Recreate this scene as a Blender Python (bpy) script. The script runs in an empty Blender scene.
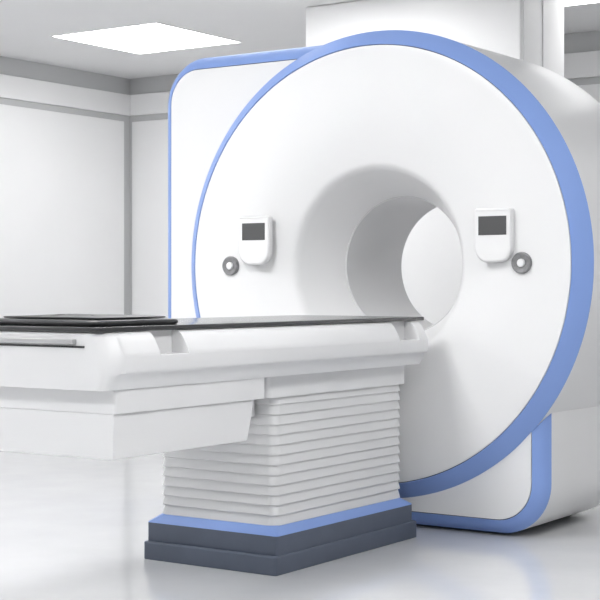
import bpy, bmesh, math, random
from math import sin, cos, pi, radians
from mathutils import Vector

C = bpy.context.scene.collection
scene = bpy.context.scene

# ------------------------------------------------------------------ camera
cam_d = bpy.data.cameras.new('camera')
cam = bpy.data.objects.new('camera', cam_d)
C.objects.link(cam)
cam.location = (3.577, -5.8277, 1.10)
cam.rotation_euler = (radians(90), 0, radians(34.134))
cam_d.sensor_width = 36
cam_d.sensor_fit = 'HORIZONTAL'
cam_d.lens = 1486.6 / 600 * 36
cam_d.shift_y = -(300 - 287.34) / 600
cam_d.clip_end = 100
scene.camera = cam

# ------------------------------------------------------------------ world, light, exposure
WORLD = 0.46
PANEL = 31.0
PANEL_BACK = 16.0
world = bpy.data.worlds.new('world')
scene.world = world
world.use_nodes = True
bg = world.node_tree.nodes['Background']
bg.inputs[0].default_value = (0.98, 0.99, 1.0, 1)
bg.inputs[1].default_value = WORLD
scene.view_settings.view_transform = 'Standard'
scene.view_settings.look = 'None'
scene.view_settings.gamma = 1
scene.view_settings.exposure = -0.79
scene.view_settings.use_curve_mapping = False


def lamp(name, loc, size, power, rot):
    d = bpy.data.lights.new(name, 'AREA')
    d.shape = 'RECTANGLE'
    d.size, d.size_y = size
    d.energy = power
    o = bpy.data.objects.new(name, d)
    C.objects.link(o)
    o.location = loc
    o.rotation_euler = rot
    return o


# ------------------------------------------------------------------ materials
def mat(name, col, rough=0.5, spec=0.5, coat=0.0, coat_rough=0.1, metal=0.0, noise=0.0, nscale=8.0, bump=0.0, emit=None):
    m = bpy.data.materials.new(name)
    m.use_nodes = True
    nt = m.node_tree
    b = nt.nodes['Principled BSDF']
    b.inputs['Base Color'].default_value = (*col, 1)
    b.inputs['Roughness'].default_value = rough
    b.inputs['Specular IOR Level'].default_value = spec
    b.inputs['Coat Weight'].default_value = coat
    b.inputs['Coat Roughness'].default_value = coat_rough
    b.inputs['Metallic'].default_value = metal
    if emit:
        b.inputs['Emission Color'].default_value = (*emit[0], 1)
        b.inputs['Emission Strength'].default_value = emit[1]
    if noise or bump:
        tc = nt.nodes.new('ShaderNodeTexCoord')
        n = nt.nodes.new('ShaderNodeTexNoise')
        n.inputs['Scale'].default_value = nscale
        n.inputs['Detail'].default_value = 4
        nt.links.new(tc.outputs['Object'], n.inputs['Vector'])
        if noise:
            r = nt.nodes.new('ShaderNodeValToRGB')
            r.color_ramp.elements[0].position = 0.3
            r.color_ramp.elements[1].position = 0.7
            r.color_ramp.elements[0].color = (*[c * (1 - noise) for c in col], 1)
            r.color_ramp.elements[1].color = (*[min(1, c * (1 + noise)) for c in col], 1)
            nt.links.new(n.outputs['Fac'], r.inputs['Fac'])
            nt.links.new(r.outputs['Color'], b.inputs['Base Color'])
        if bump:
            bp = nt.nodes.new('ShaderNodeBump')
            bp.inputs['Strength'].default_value = bump
            bp.inputs['Distance'].default_value = 0.01
            nt.links.new(n.outputs['Fac'], bp.inputs['Height'])
            nt.links.new(bp.outputs['Normal'], b.inputs['Normal'])
    return m


M = {}
M['floor'] = mat('floor_gloss', (0.66, 0.665, 0.675), 0.10, 0.5, noise=0.03, nscale=3.0, bump=0.04)
M['wall_panel'] = mat('white_wall_panel', (0.87, 0.87, 0.873), 0.45, 0.3, noise=0.01, nscale=2)
M['wall_back'] = mat('grey_wall', (0.58, 0.585, 0.59), 0.6, 0.3, noise=0.01, nscale=2)
M['ceiling'] = mat('ceiling_white', (0.80, 0.80, 0.805), 0.7, 0.2, noise=0.01, nscale=2)
M['shell'] = mat('white_shell', (0.82, 0.82, 0.822), 0.32, 0.5, noise=0.004, nscale=4)
M['table'] = mat('white_table', (0.80, 0.80, 0.805), 0.38, 0.45, noise=0.004, nscale=4)
M['bellows'] = mat('white_bellows', (0.76, 0.76, 0.765), 0.55, 0.3, noise=0.006, nscale=10)
M['liner'] = mat('bore_liner', (0.66, 0.66, 0.665), 0.45, 0.4, noise=0.004, nscale=4)
M['blue'] = mat('blue_trim', (0.255, 0.385, 0.76), 0.42, 0.25, noise=0.01, nscale=5)
M['seam'] = mat('dark_seam', (0.06, 0.07, 0.12), 0.6, noise=0.05)
M['slate'] = mat('slate_base', (0.105, 0.125, 0.17), 0.5, 0.4, noise=0.03, nscale=12)
M['board'] = mat('dark_tabletop', (0.045, 0.045, 0.047), 0.18, 0.7, noise=0.05, nscale=20)
M['pad'] = mat('black_vinyl', (0.022, 0.022, 0.024), 0.33, 0.5, noise=0.08, nscale=20, bump=0.1)
M['screen'] = mat('grey_screen', (0.095, 0.095, 0.097), 0.35, 0.3, noise=0.01)
M['button'] = mat('grey_button_ring', (0.22, 0.22, 0.225), 0.4, 0.5, noise=0.15, nscale=60)
M['grip'] = mat('grey_grip', (0.45, 0.45, 0.455), 0.4, noise=0.02)
M['diffuser_back'] = mat('light_diffuser_dimmed', (0.9, 0.9, 0.9), 0.6, emit=((1, 1, 1), PANEL_BACK))
M['diffuser'] = mat('light_diffuser', (0.9, 0.9, 0.9), 0.6, emit=((1, 1, 1), PANEL))


# ------------------------------------------------------------------ helpers
def obj(name, verts, faces, m, parent=None, smooth=True, angle=35, bevel=0.0, seg=3):
    me = bpy.data.meshes.new(name)
    me.from_pydata([tuple(v) for v in verts], [], faces)
    bm = bmesh.new()
    bm.from_mesh(me)
    bmesh.ops.remove_doubles(bm, verts=bm.verts, dist=1e-6)
    bmesh.ops.recalc_face_normals(bm, faces=bm.faces)
    bm.to_mesh(me)
    bm.free()
    o = bpy.data.objects.new(name, me)
    C.objects.link(o)
    me.materials.append(m)
    if smooth:
        for p in me.polygons:
            p.use_smooth = True
        a = radians(angle)
        bm = bmesh.new()
        bm.from_mesh(me)
        for e in bm.edges:
            if len(e.link_faces) == 2 and e.calc_face_angle(0) > a:
                e.smooth = False
        bm.to_mesh(me)
        bm.free()
    if bevel:
        b = o.modifiers.new('bevel', 'BEVEL')
        b.width = bevel
        b.segments = seg
        b.limit_method = 'ANGLE'
        b.angle_limit = radians(35)
        b.harden_normals = True
    if parent:
        o.parent = parent
    return o


def box(name, lo, hi, m, parent=None, bevel=0.0, seg=3):
    (x0, y0, z0), (x1, y1, z1) = lo, hi
    v = [(x0, y0, z0), (x1, y0, z0), (x1, y1, z0), (x0, y1, z0), (x0, y0, z1), (x1, y0, z1), (x1, y1, z1), (x0, y1, z1)]
    f = [(0, 3, 2, 1), (4, 5, 6, 7), (0, 1, 5, 4), (1, 2, 6, 5), (2, 3, 7, 6), (3, 0, 4, 7)]
    return obj(name, v, f, m, parent, bevel=bevel, seg=seg)


def loft(loops, closed_ends=(False, False)):
    """loops: lists of equal length of 3-D points; returns verts, faces."""
    n = len(loops[0])
    v = [p for L in loops for p in L]
    f = []
    for i in range(len(loops) - 1):
        for j in range(n):
            k = (j + 1) % n
            f.append((i * n + j, i * n + k, (i + 1) * n + k, (i + 1) * n + j))
    if closed_ends[0]:
        f.append(tuple(range(n)))
    if closed_ends[1]:
        f.append(tuple((len(loops) - 1) * n + j for j in range(n)))
    return v, f


def ring(y, r, cz, n=192):
    return [(r * cos(2 * pi * i / n), y, cz + r * sin(2 * pi * i / n)) for i in range(n)]


def revolve(name, prof, cz, m, parent, n=192, angle=35, x=0.0):
    v, f = loft([[(px + x, py, pz) for px, py, pz in ring(y, r, cz, n)] for y, r in prof])
    return obj(name, v, f, m, parent, angle=angle)


def rrect_xy(x0, x1, y0, y1, r, z, seg=8):
    pts = []
    for cx, cy, a in ((x1 - r, y1 - r, 0), (x0 + r, y1 - r, 90), (x0 + r, y0 + r, 180), (x1 - r, y0 + r, 270)):
        for i in range(seg + 1):
            t = radians(a + 90 * i / seg)
            pts.append((cx + r * cos(t), cy + r * sin(t), z))
    return pts


def prism_rr(name, x0, x1, y0, y1, r, z0, z1, m, parent, b=0.0, seg=8, bb=None):
    """rounded-rectangle block with rounded top / bottom edges."""
    bb = b if bb is None else bb
    L = []
    for k in range(5):
        t = pi / 2 * k / 4
        L.append(rrect_xy(x0 + bb * (1 - sin(t)), x1 - bb * (1 - sin(t)), y0 + bb * (1 - sin(t)), y1 - bb * (1 - sin(t)), max(r - bb * (1 - sin(t)), 1e-3), z0 + bb * (1 - cos(t)), seg))
    for k in range(5):
        t = pi / 2 * k / 4
        L.append(rrect_xy(x0 + b * (1 - cos(t)), x1 - b * (1 - cos(t)), y0 + b * (1 - cos(t)), y1 - b * (1 - cos(t)), max(r - b * (1 - cos(t)), 1e-3), z1 - b * (1 - sin(t)), seg))
    v, f = loft(L, (True, True))
    return obj(name, v, f, m, parent, angle=40)


def extrude_y(name, prof, y0, y1, m, parent, bevel=0.0, angle=35):
    """prof: (x,z) closed polygon"""
    v, f = loft([[(x, y0, z) for x, z in prof], [(x, y1, z) for x, z in prof]], (True, True))
    return obj(name, v, f, m, parent, bevel=bevel, angle=angle)


def thing(name, loc, label, cat, group=None):
    o = bpy.data.objects.new(name, None)
    C.objects.link(o)
    o.location = loc
    o.empty_display_size = 0.1
    o['label'] = label
    o['category'] = cat
    if group:
        o['group'] = group
    return o


def adopt(root):
    """children were modelled in world space: keep them where they are."""
    bpy.context.view_layer.update()
    for ch in root.children:
        ch.matrix_parent_inverse = root.matrix_world.inverted()


def struct(o, label=None):
    o['kind'] = 'structure'
    if label:
        o['label'] = label
    return o


# ------------------------------------------------------------------ setting
WX, WY, CZ = -4.85, 3.98, 2.901          # left wall plane, far wall plane, ceiling
XR, YN = 6.2, -8.6                        # how far the room goes to the right and behind the camera
struct(box('floor', (WX - .2, YN, -0.2), (XR, WY + .2, 0.0), M['floor']), 'glossy pale grey floor')
struct(box('ceiling', (WX - .2, YN, CZ), (XR, WY + .2, CZ + .2), M['ceiling']), 'plain white ceiling')
wl = struct(box('wall_left', (WX - .2, YN, 0), (WX, WY + .2, CZ), M['wall_back']), 'left wall with white panels on grey backing')
wf = struct(box('wall_far', (WX, WY, 0), (XR, WY + .2, CZ), M['wall_back']), 'far wall with white panels on grey backing')
T = 0.02
GB, GT = 0.40, 0.45                       # bottom groove
for y0, y1 in ((-8.55, -4.47), (-4.43, -.32), (-.28, 3.885)):
    box('wall_panel', (WX, y0, GT), (WX + T, y1, 2.525), M['wall_panel'], wl, bevel=.004)
for x0, x1 in ((-4.808, -1.78), (-1.74, 3.0), (3.04, 6.1)):
    box('wall_panel', (x0, WY - T, GT), (x1, WY, 2.525), M['wall_panel'], wf, bevel=.004)
struct(box('trim_1', (WX, YN, 2.578), (WX + T + .01, WY, 2.757), M['wall_panel'], bevel=.004), 'white band along the top of the left wall')
struct(box('trim_2', (WX + T + .011, WY - T - .01, 2.578), (XR, WY, 2.757), M['wall_panel'], bevel=.004), 'white band along the top of the far wall')
struct(box('baseboard_left', (WX, YN, 0), (WX + T + .01, WY, GB), M['wall_panel'], bevel=.004), 'white band along the foot of the left wall')
struct(box('baseboard_far', (WX + T + .011, WY - T - .01, 0), (XR, WY, GB), M['wall_panel'], bevel=.004), 'white band along the foot of the far wall')
# boxed-in pillar behind the scanner
pil = struct(box('wall_pillar', (-1.755, 2.096, 0), (-.233, 2.715, CZ), M['wall_panel'], bevel=.012), 'white floor-to-ceiling pillar behind the scanner')
box('edge_strip', (-.2335, 2.388, 0.02), (-.226, 2.400, CZ - .01), M['wall_panel'], pil, bevel=.002)
box('edge_strip', (-.2335, 2.096 + .03, 0.02), (-.229, 2.096 + .045, CZ - .01), M['wall_panel'], pil, bevel=.002)

# ------------------------------------------------------------------ ceiling lights
lights_proto = None
LX = (-3.381, -.381, 2.619)
LY = (2.4655, -2.0, -5.2)


def ceiling_light(x, y, label, dm):
    t = thing('ceiling_light', (x, y, CZ), label, 'ceiling light', 'square ceiling lights')
    h = .49
    t_frame = []
    # thin square rim: outer/inner loops
    out0 = [(-h, -h), (h, -h), (h, h), (-h, h)]
    k = h - .008
    in0 = [(-k, -k), (k, -k), (k, k), (-k, k)]
    L = [[(a, b, 0.0) for a, b in out0], [(a, b, -.006) for a, b in out0], [(a, b, -.006) for a, b in in0], [(a, b, 0) for a, b in in0]]
    v, f = loft(L)
    fr = obj('frame', v, f, M['wall_panel'], t, smooth=False)
    d = obj('diffuser', [(-k, -k, -.004), (k, -k, -.004), (k, k, -.004), (-k, k, -.004), (-k, -k, -.0005), (k, -k, -.0005), (k, k, -.0005), (-k, k, -.0005)],
            [(0, 3, 2, 1), (4, 5, 6, 7), (0, 1, 5, 4), (1, 2, 6, 5), (2, 3, 7, 6), (3, 0, 4, 7)], dm, t, smooth=False)
    return t


names = {(0, 0): 'square flush ceiling light near the left wall corner, wholly in view',
         }
first = front = None
for i, x in enumerate(LX):
    for j, y in enumerate(LY):
        lab = names.get((i, j), 'square flush ceiling light, %s row, %s from the far wall' % (('left', 'middle', 'right')[i], ('first', 'second', 'third')[j]))
        proto = front if j else first
        if proto is None:
            proto = ceiling_light(x, y, lab, M['diffuser'] if j else M['diffuser_back'])
            if j:
                front = proto
            else:
                first = proto
        else:
            r = proto.copy()
            C.objects.link(r)
            r.location = (x, y, CZ)
            r['label'] = lab
            for ch in proto.children:
                c = ch.copy()
                C.objects.link(c)
                c.parent = r
            if (i, j) == (1, 0):          # the one by the pillar is a narrow strip
                r.location = (.135, 2.858, CZ)
                r.scale = (1.0, .26, 1.0)
                r['label'] = 'narrow white ceiling light beside the pillar, its edge showing at the top right corner'

for x, y, lab in ((-1.25, 1.1, 'added square fill light on the ceiling over the back of the scanner, unseen above the frame'),):
    proto = first  # added light out of view, brightens the pillar and the view through the bore
    r = proto.copy()
    C.objects.link(r)
    r.location = (x, y, CZ)
    r['label'] = lab
    for ch in proto.children:
        c = ch.copy()
        C.objects.link(c)
        c.parent = r

# ------------------------------------------------------------------ MRI scanner
AZ = 1.206
R1, R2 = 1.008, 1.081
mri = thing('mri_scanner', (0, 0.5, 0), 'large round white scanner with blue rim and open bore on square housing', 'MRI scanner')


def spline(pts, n=10):
    """Catmull-Rom through pts"""
    P = [pts[0]] + list(pts) + [pts[-1]]
    out = []
    for i in range(1, len(P) - 2):
        p0, p1, p2, p3 = P[i - 1], P[i], P[i + 1], P[i + 2]
        for k in range(n):
            t = k / n
            out.append(tuple(.5 * ((2 * b) + (-a + c) * t + (2 * a - 5 * b + 4 * c - d) * t * t + (-a + 3 * b - 3 * c + d) * t ** 3) for a, b, c, d in zip(p0, p1, p2, p3)))
    out.append(tuple(pts[-1]))
    return out


face = spline([(.334, .331), (.25, .364), (.16, .407), (.115, .430), (.09, .444), (.070, .463), (.058, .49), (.046, .53), (.030, .59), (.014, .66), (.004, .74), (.0, .82), (.0, .93), (.0, .985), (.002, 1.0045)], 8)
revolve('front_cover', face + [(.03, 1.0045)], AZ, M['shell'], mri)
revolve('seam', [(.012, 1.003), (.012, 1.012)], AZ, M['seam'], mri)
rp = [(.03, R1), (.002, R1)] + [(0.0, R1 + .002)] + [(.018, R1 + .0225), (.042, R1 + .0485), (.068, R2)] + [(.074, R2 - .03)]
revolve('ring_trim', rp, AZ, M['blue'], mri, angle=16)
# drum with rounded back edge and rear flare
drum = [(.074, R2 - .01), (.074, R2 - .003), (.5, R2 - .001)] + [(.93 + .05 * sin(t), R2 - .051 + .05 * cos(t)) for t in [pi / 2 * k / 6 for k in range(7)]]
drum += [(.98, .60)] + [(.98, .42), (.95, .385), (.92, .36), (.90, .348), (.885, .345)]
revolve('drum', drum, AZ, M['shell'], mri)
revolve('bore_liner', [(.334, .345), (.334, .329), (.337, .325), (.60, .325), (.868, .325), (.872, .330), (.885, .345)], AZ, M['liner'], mri)

SL, SR, SB, ST, YS, DS, EP = -1.277, .858, .013, 2.26, .066, .061, .063


def rr_loop(x0, x1, z0, z1, r, y, seg=16):
    """housing outline: three equal corners, the upper right one wide so that it follows the drum"""
    pts = []
    R = r + .615
    for cx, cz, a, r in ((x1 - R, z1 - R, 0, R), (x0 + r, z1 - r, 90, r), (x0 + r, z0 + r, 180, r), (x1 - r, z0 + r, 270, r)):
        for i in range(seg + 1):
            t = radians(a + 90 * i / seg)
            pts.append((cx + r * cos(t), y, cz + r * sin(t)))
    return pts


RO = .235
inner = rr_loop(SL + EP, SR - EP, SB + EP, ST - EP, RO - EP, YS)


def shrink(loop, r, y):
    out = []
    for x, _, z in loop:
        a = math.atan2(z - AZ, x)
        out.append((r * cos(a), y, AZ + r * sin(a)))
    return out


inn2 = rr_loop(SL + EP + .004, SR - EP - .004, SB + EP + .004, ST - EP - .004, RO - EP - .004, YS)
inn3 = rr_loop(SL + EP + .004, SR - EP - .004, SB + EP + .004, ST - EP - .004, RO - EP - .004, YS + .02)
v, f = loft([shrink(inn2, .66, YS + .01), inn2, inn3])
obj('housing_front', v, f, M['shell'], mri)
v, f = loft([rr_loop(SL + EP + .006, SR - EP - .006, SB + EP + .006, ST - EP - .006, RO - EP - .006, YS + .010), rr_loop(SL + EP - .002, SR - EP + .002, SB + EP - .002, ST - EP + .002, RO - EP + .002, YS + .010)])
obj('seam', v, f, M['seam'], mri)
L = [rr_loop(SL + EP, SR - EP, SB + EP, ST - EP, RO - EP, YS + .02), inner]
for k in range(1, 7):
    s = k / 6
    e = EP * (1 - s) - .006 * sin(pi * s)
    L.append(rr_loop(SL + e, SR - e, SB + e, ST - e, RO - e, YS + DS * s - .004 * sin(pi * s)))
L.append(rr_loop(SL, SR, SB, ST, RO, YS + DS + .008))
L.append(rr_loop(SL + .02, SR - .02, SB + .02, ST - .02, RO - .02, YS + DS + .008))
v, f = loft(L)
obj('housing_trim', v, f, M['blue'], mri, angle=16)
L = [rr_loop(SL + .02, SR - .02, SB + .02, ST - .02, RO - .02, .13), rr_loop(SL - .001, SR + .001, SB, ST + .001, RO, .13)]
L.append(rr_loop(SL - .001, SR + .001, SB, ST + .001, RO, .89))
for k in range(1, 6):
    t = pi / 2 * k / 5
    e = .05 * (1 - cos(t))
    L.append(rr_loop(SL + e, SR - e, SB + e, ST - e, RO - e, .89 + .05 * sin(t)))
L.append(shrink(L[-1], .6, .94))
v, f = loft(L)
obj('housing', v, f, M['shell'], mri)
# recessed dark foot under the housing
prism_rr('foot', SL + .22, SR - .22, .16, .86, .03, 0.0, .05, M['slate'], mri, b=.004)

# control units and buttons on the front
def control_unit(cx):
    """bevelled shield-shaped unit, screen on top"""
    def shield(w, top, bot, r, y, cz=0.0, rt=.012):
        # outline, counter-clockwise from the front
        p = []
        for i in range(6):
            t = radians(90 * i / 5)
            p.append((w - rt + rt * cos(t), top - rt + rt * sin(t)))
        for i in range(6):
            t = radians(90 + 90 * i / 5)
            p.append((-w + rt + rt * cos(t), top - rt + rt * sin(t)))
        for i in range(13):
            t = radians(180 + 90 * i / 12)
            p.append((-w + r + (r) * cos(t), bot + r + r * sin(t)))
        for i in range(13):
            t = radians(270 + 90 * i / 12)
            p.append((w - r + r * cos(t), bot + r + r * sin(t)))
        return [(cx + x, y, z) for x, z in p]
    y = -.018
    L = [shield(.089, 1.444, 1.209, .062, y + .02), shield(.089, 1.444, 1.209, .062, y - .004), shield(.086, 1.441, 1.213, .06, y - .009),
         shield(.082, 1.436, 1.219, .057, y - .012), shield(.080, 1.434, 1.221, .055, y - .012)]
    v, f = loft(L, (True, True))
    o = obj('control_panel', v, f, M['shell'], mri, angle=50)
    o2 = box('screen', (cx - .067, y - .0145, 1.327), (cx + .067, y - .010, 1.409), M['screen'], o, bevel=.001)
    L = [shield(.078, 1.31, 1.216, .055, y - .012), shield(.076, 1.308, 1.219, .053, y - .016), shield(.070, 1.302, 1.226, .05, y - .018)]
    v, f = loft(L, (True, True))
    box('visor', (cx - .082, y - .015, 1.431), (cx + .082, y - .008, 1.440), M['shell'], o, bevel=.003)
    return o


control_unit(-.624)
control_unit(.653)
for cx in (-.781, .780):
    a = revolve('call_button', [(.004, .047), (-.008, .047), (-.014, .043), (-.014, .038), (-.009, .030), (-.007, .020), (-.007, .0)], 1.205, M['button'], mri, n=48, x=cx)
    revolve('button_cap', [(-.006, .018), (-.014, .018), (-.018, .016), (-.019, .010), (-.019, 0.0)], 1.205, M['shell'], a, n=32, x=cx)
adopt(mri)

# ------------------------------------------------------------------ patient table
tab = thing('patient_table', (0, -1.0, 0), 'white patient table on pleated column and slate blue base, reaching the bore', 'examination table')
prism_rr('base_plinth', -.328, .329, -1.200, -.115, .012, 0.0, .073, M['slate'], tab, b=.006, bb=.004)
prism_rr('base', -.322, .322, -1.182, -.143, .012, .070, .148, M['slate'], tab, b=.001)
L = [rrect_xy(-.322, .322, -1.182, -.143, .012, .1475), rrect_xy(-.321, .321, -1.181, -.144, .012, .151), rrect_xy(-.286, .286, -1.146, -.181, .03, .181), rrect_xy(-.25, .25, -1.1, -.22, .03, .181)]
v, f = loft(L, (True, True))
obj('base_trim', v, f, M['blue'], tab)
# pleats
NP = 13
zb, zt = .178, .684
L = []
hgt = (zt - zb) / NP
for k in range(NP):
    z = zt - k * hgt
    for dz, off in ((0.0, .0085), (-.003, .0075), (-.5 * hgt, .0035), (-hgt + .0035, .000), (-hgt + .0012, .0012)):
        L.append(rrect_xy(-.290 + off, .290 - off, -1.148 + off, -.170 - off, .04 - off * .5, z + dz, 8))
v, f = loft(L, (True, True))
obj('bellows', v, f, M['bellows'], tab, angle=30)
box('spine', (-.2, -1.34, .60), (.2, -1.16, .764), M['table'], tab)
prism_rr('column_head', -.298, .298, -1.205, -.158, .025, .676, .765, M['table'], tab, b=.003)
# two-step trough under the near half
prism_rr('upper_tray', -.34, .34, -2.134, -1.283, .012, .683, .766, M['table'], tab, b=.002)
x3 = .329
vv = [(-x3, -2.130, .531), (x3, -2.130, .531), (x3, -1.382, .531), (-x3, -1.382, .531), (-x3, -2.130, .684), (x3, -2.130, .684), (x3, -1.338, .684), (-x3, -1.338, .684)]
ff = [(0, 3, 2, 1), (4, 5, 6, 7), (0, 1, 5, 4), (1, 2, 6, 5), (2, 3, 7, 6), (3, 0, 4, 7)]
obj('lower_tray', vv, ff, M['table'], tab, bevel=.006)
# long body with undercut
half = [(.310, .9535), (.310, .874), (.3895, .872), (.3905, .85), (.3885, .826), (.385, .818), (.378, .8155), (.370, .811), (.355, .775), (.347, .763)]
prof = half + [(-x, z) for x, z in reversed(half)]
extrude_y('table_body', prof, -2.137, -.128, M['table'], tab, angle=50)
# rails (curved side cheeks), interrupted by two slots per side
rail = [(.311, .9525), (.330, .9525), (.341, .949), (.353, .938), (.364, .923), (.374, .905), (.3825, .888), (.3895, .872), (.3895, .866), (.311, .866)]
for s in (1, -1):
    for y0, y1 in ((-2.14, -1.957), (-1.803, -.366), (-.197, -.128)):
        extrude_y('side_rail', [(s * x, z) for x, z in rail], y0, y1, M['table'], tab, angle=45)
# rounded end cap


def cap_loop(w, yf, yb, r, z, seg=12):
    p = [(w, yb, z), (-w, yb, z)]
    for cx, a in ((-w + r, 180), (w - r, 270)):
        for i in range(seg + 1):
            t = radians(a + 90 * i / seg)
            p.append((cx + r * cos(t), yf + r + r * sin(t), z))
    return p


L = []
for z, w, r, yf in ((.763, .352, .03, -2.206), (.767, .356, .034, -2.208), (.811, .376, .05, -2.208), (.819, .3885, .062, -2.208), (.85, .3905, .07, -2.208), (.872, .3895, .07, -2.208),
                 (.888, .3825, .07, -2.207), (.905, .374, .066, -2.206), (.923, .364, .062, -2.205), (.938, .353, .058, -2.203), (.949, .341, .05, -2.20), (.9525, .330, .045, -2.196)):
    L.append(cap_loop(w, yf, -2.135, r, z))
v, f = loft(L, (True, True))
obj('end_cap', v, f, M['table'], tab, angle=50)
# pull handle on the end
box('handle', (-.30, -2.224, .912), (.235, -2.200, .930), M['grip'], tab, bevel=.004)
box('handle_slot', (-.32, -2.2115, .902), (.272, -2.200, .908), M['board'], tab, bevel=.001)
# dark tabletop
prism_rr('tabletop', -.34, .34, -2.21, -.060, .02, .9535, .970, M['board'], tab, b=.004, bb=.003, seg=10)
adopt(tab)


# ------------------------------------------------------------------ cushions on the table
def cushion(name, x0, x1, y0, y1, z0, z1, label, creases=0, seed=1, r=.05, group=None):
    rnd = random.Random(seed)
    h = z1 - z0
    L = []
    n = 12
    for k in range(n + 1):
        t = -pi / 2 + pi * k / n
        e = h * .5 * (1 - cos(t))
        z = (z0 + z1) / 2 + h / 2 * sin(t)
        L.append(rrect_xy(x0 + e, x1 - e, y0 + e, y1 - e, r, z, 12))
    v, f = loft(L, (True, False))
    # top grid made of shrinking loops so creases can be modelled
    top = L[-1]
    cx, cy = (x0 + x1) / 2, (y0 + y1) / 2
    n0 = len(top)
    base = len(v) - n0
    prev = base
    for q in range(1, 9):
        s = 1 - q / 9
        idx = len(v)
        for (x, y, z) in top:
            X, Y = cx + (x - cx) * s, cy + (y - cy) * s
            dz = .003 * (1 - s)
            if creases:
                dz += creases * (.5 + .5 * sin((Y * 95) + 5 * X)) * min(1, (1 - s) * 4) * (1 if Y > cy - .05 else .15)
            v.append((X, Y, z + dz))
        for j in range(n0):
            k2 = (j + 1) % n0
            f.append((prev + j, prev + k2, idx + k2, idx + j))
        prev = idx
    f.append(tuple(prev + j for j in range(n0)))
    o = obj(name, v, f, M['pad'], angle=80)
    o['label'] = label
    o['category'] = 'cushion'
    return o


cushion('cushion', -.30, .30, -2.17, -1.722, .9705, .990, 'long flat black cushion lying directly on the dark tabletop', 0, 1)
cushion('cushion', -.235, .26, -2.10, -1.742, .9935, .999, 'thin creased black cushion on top of the longer flat one', .004, 2)
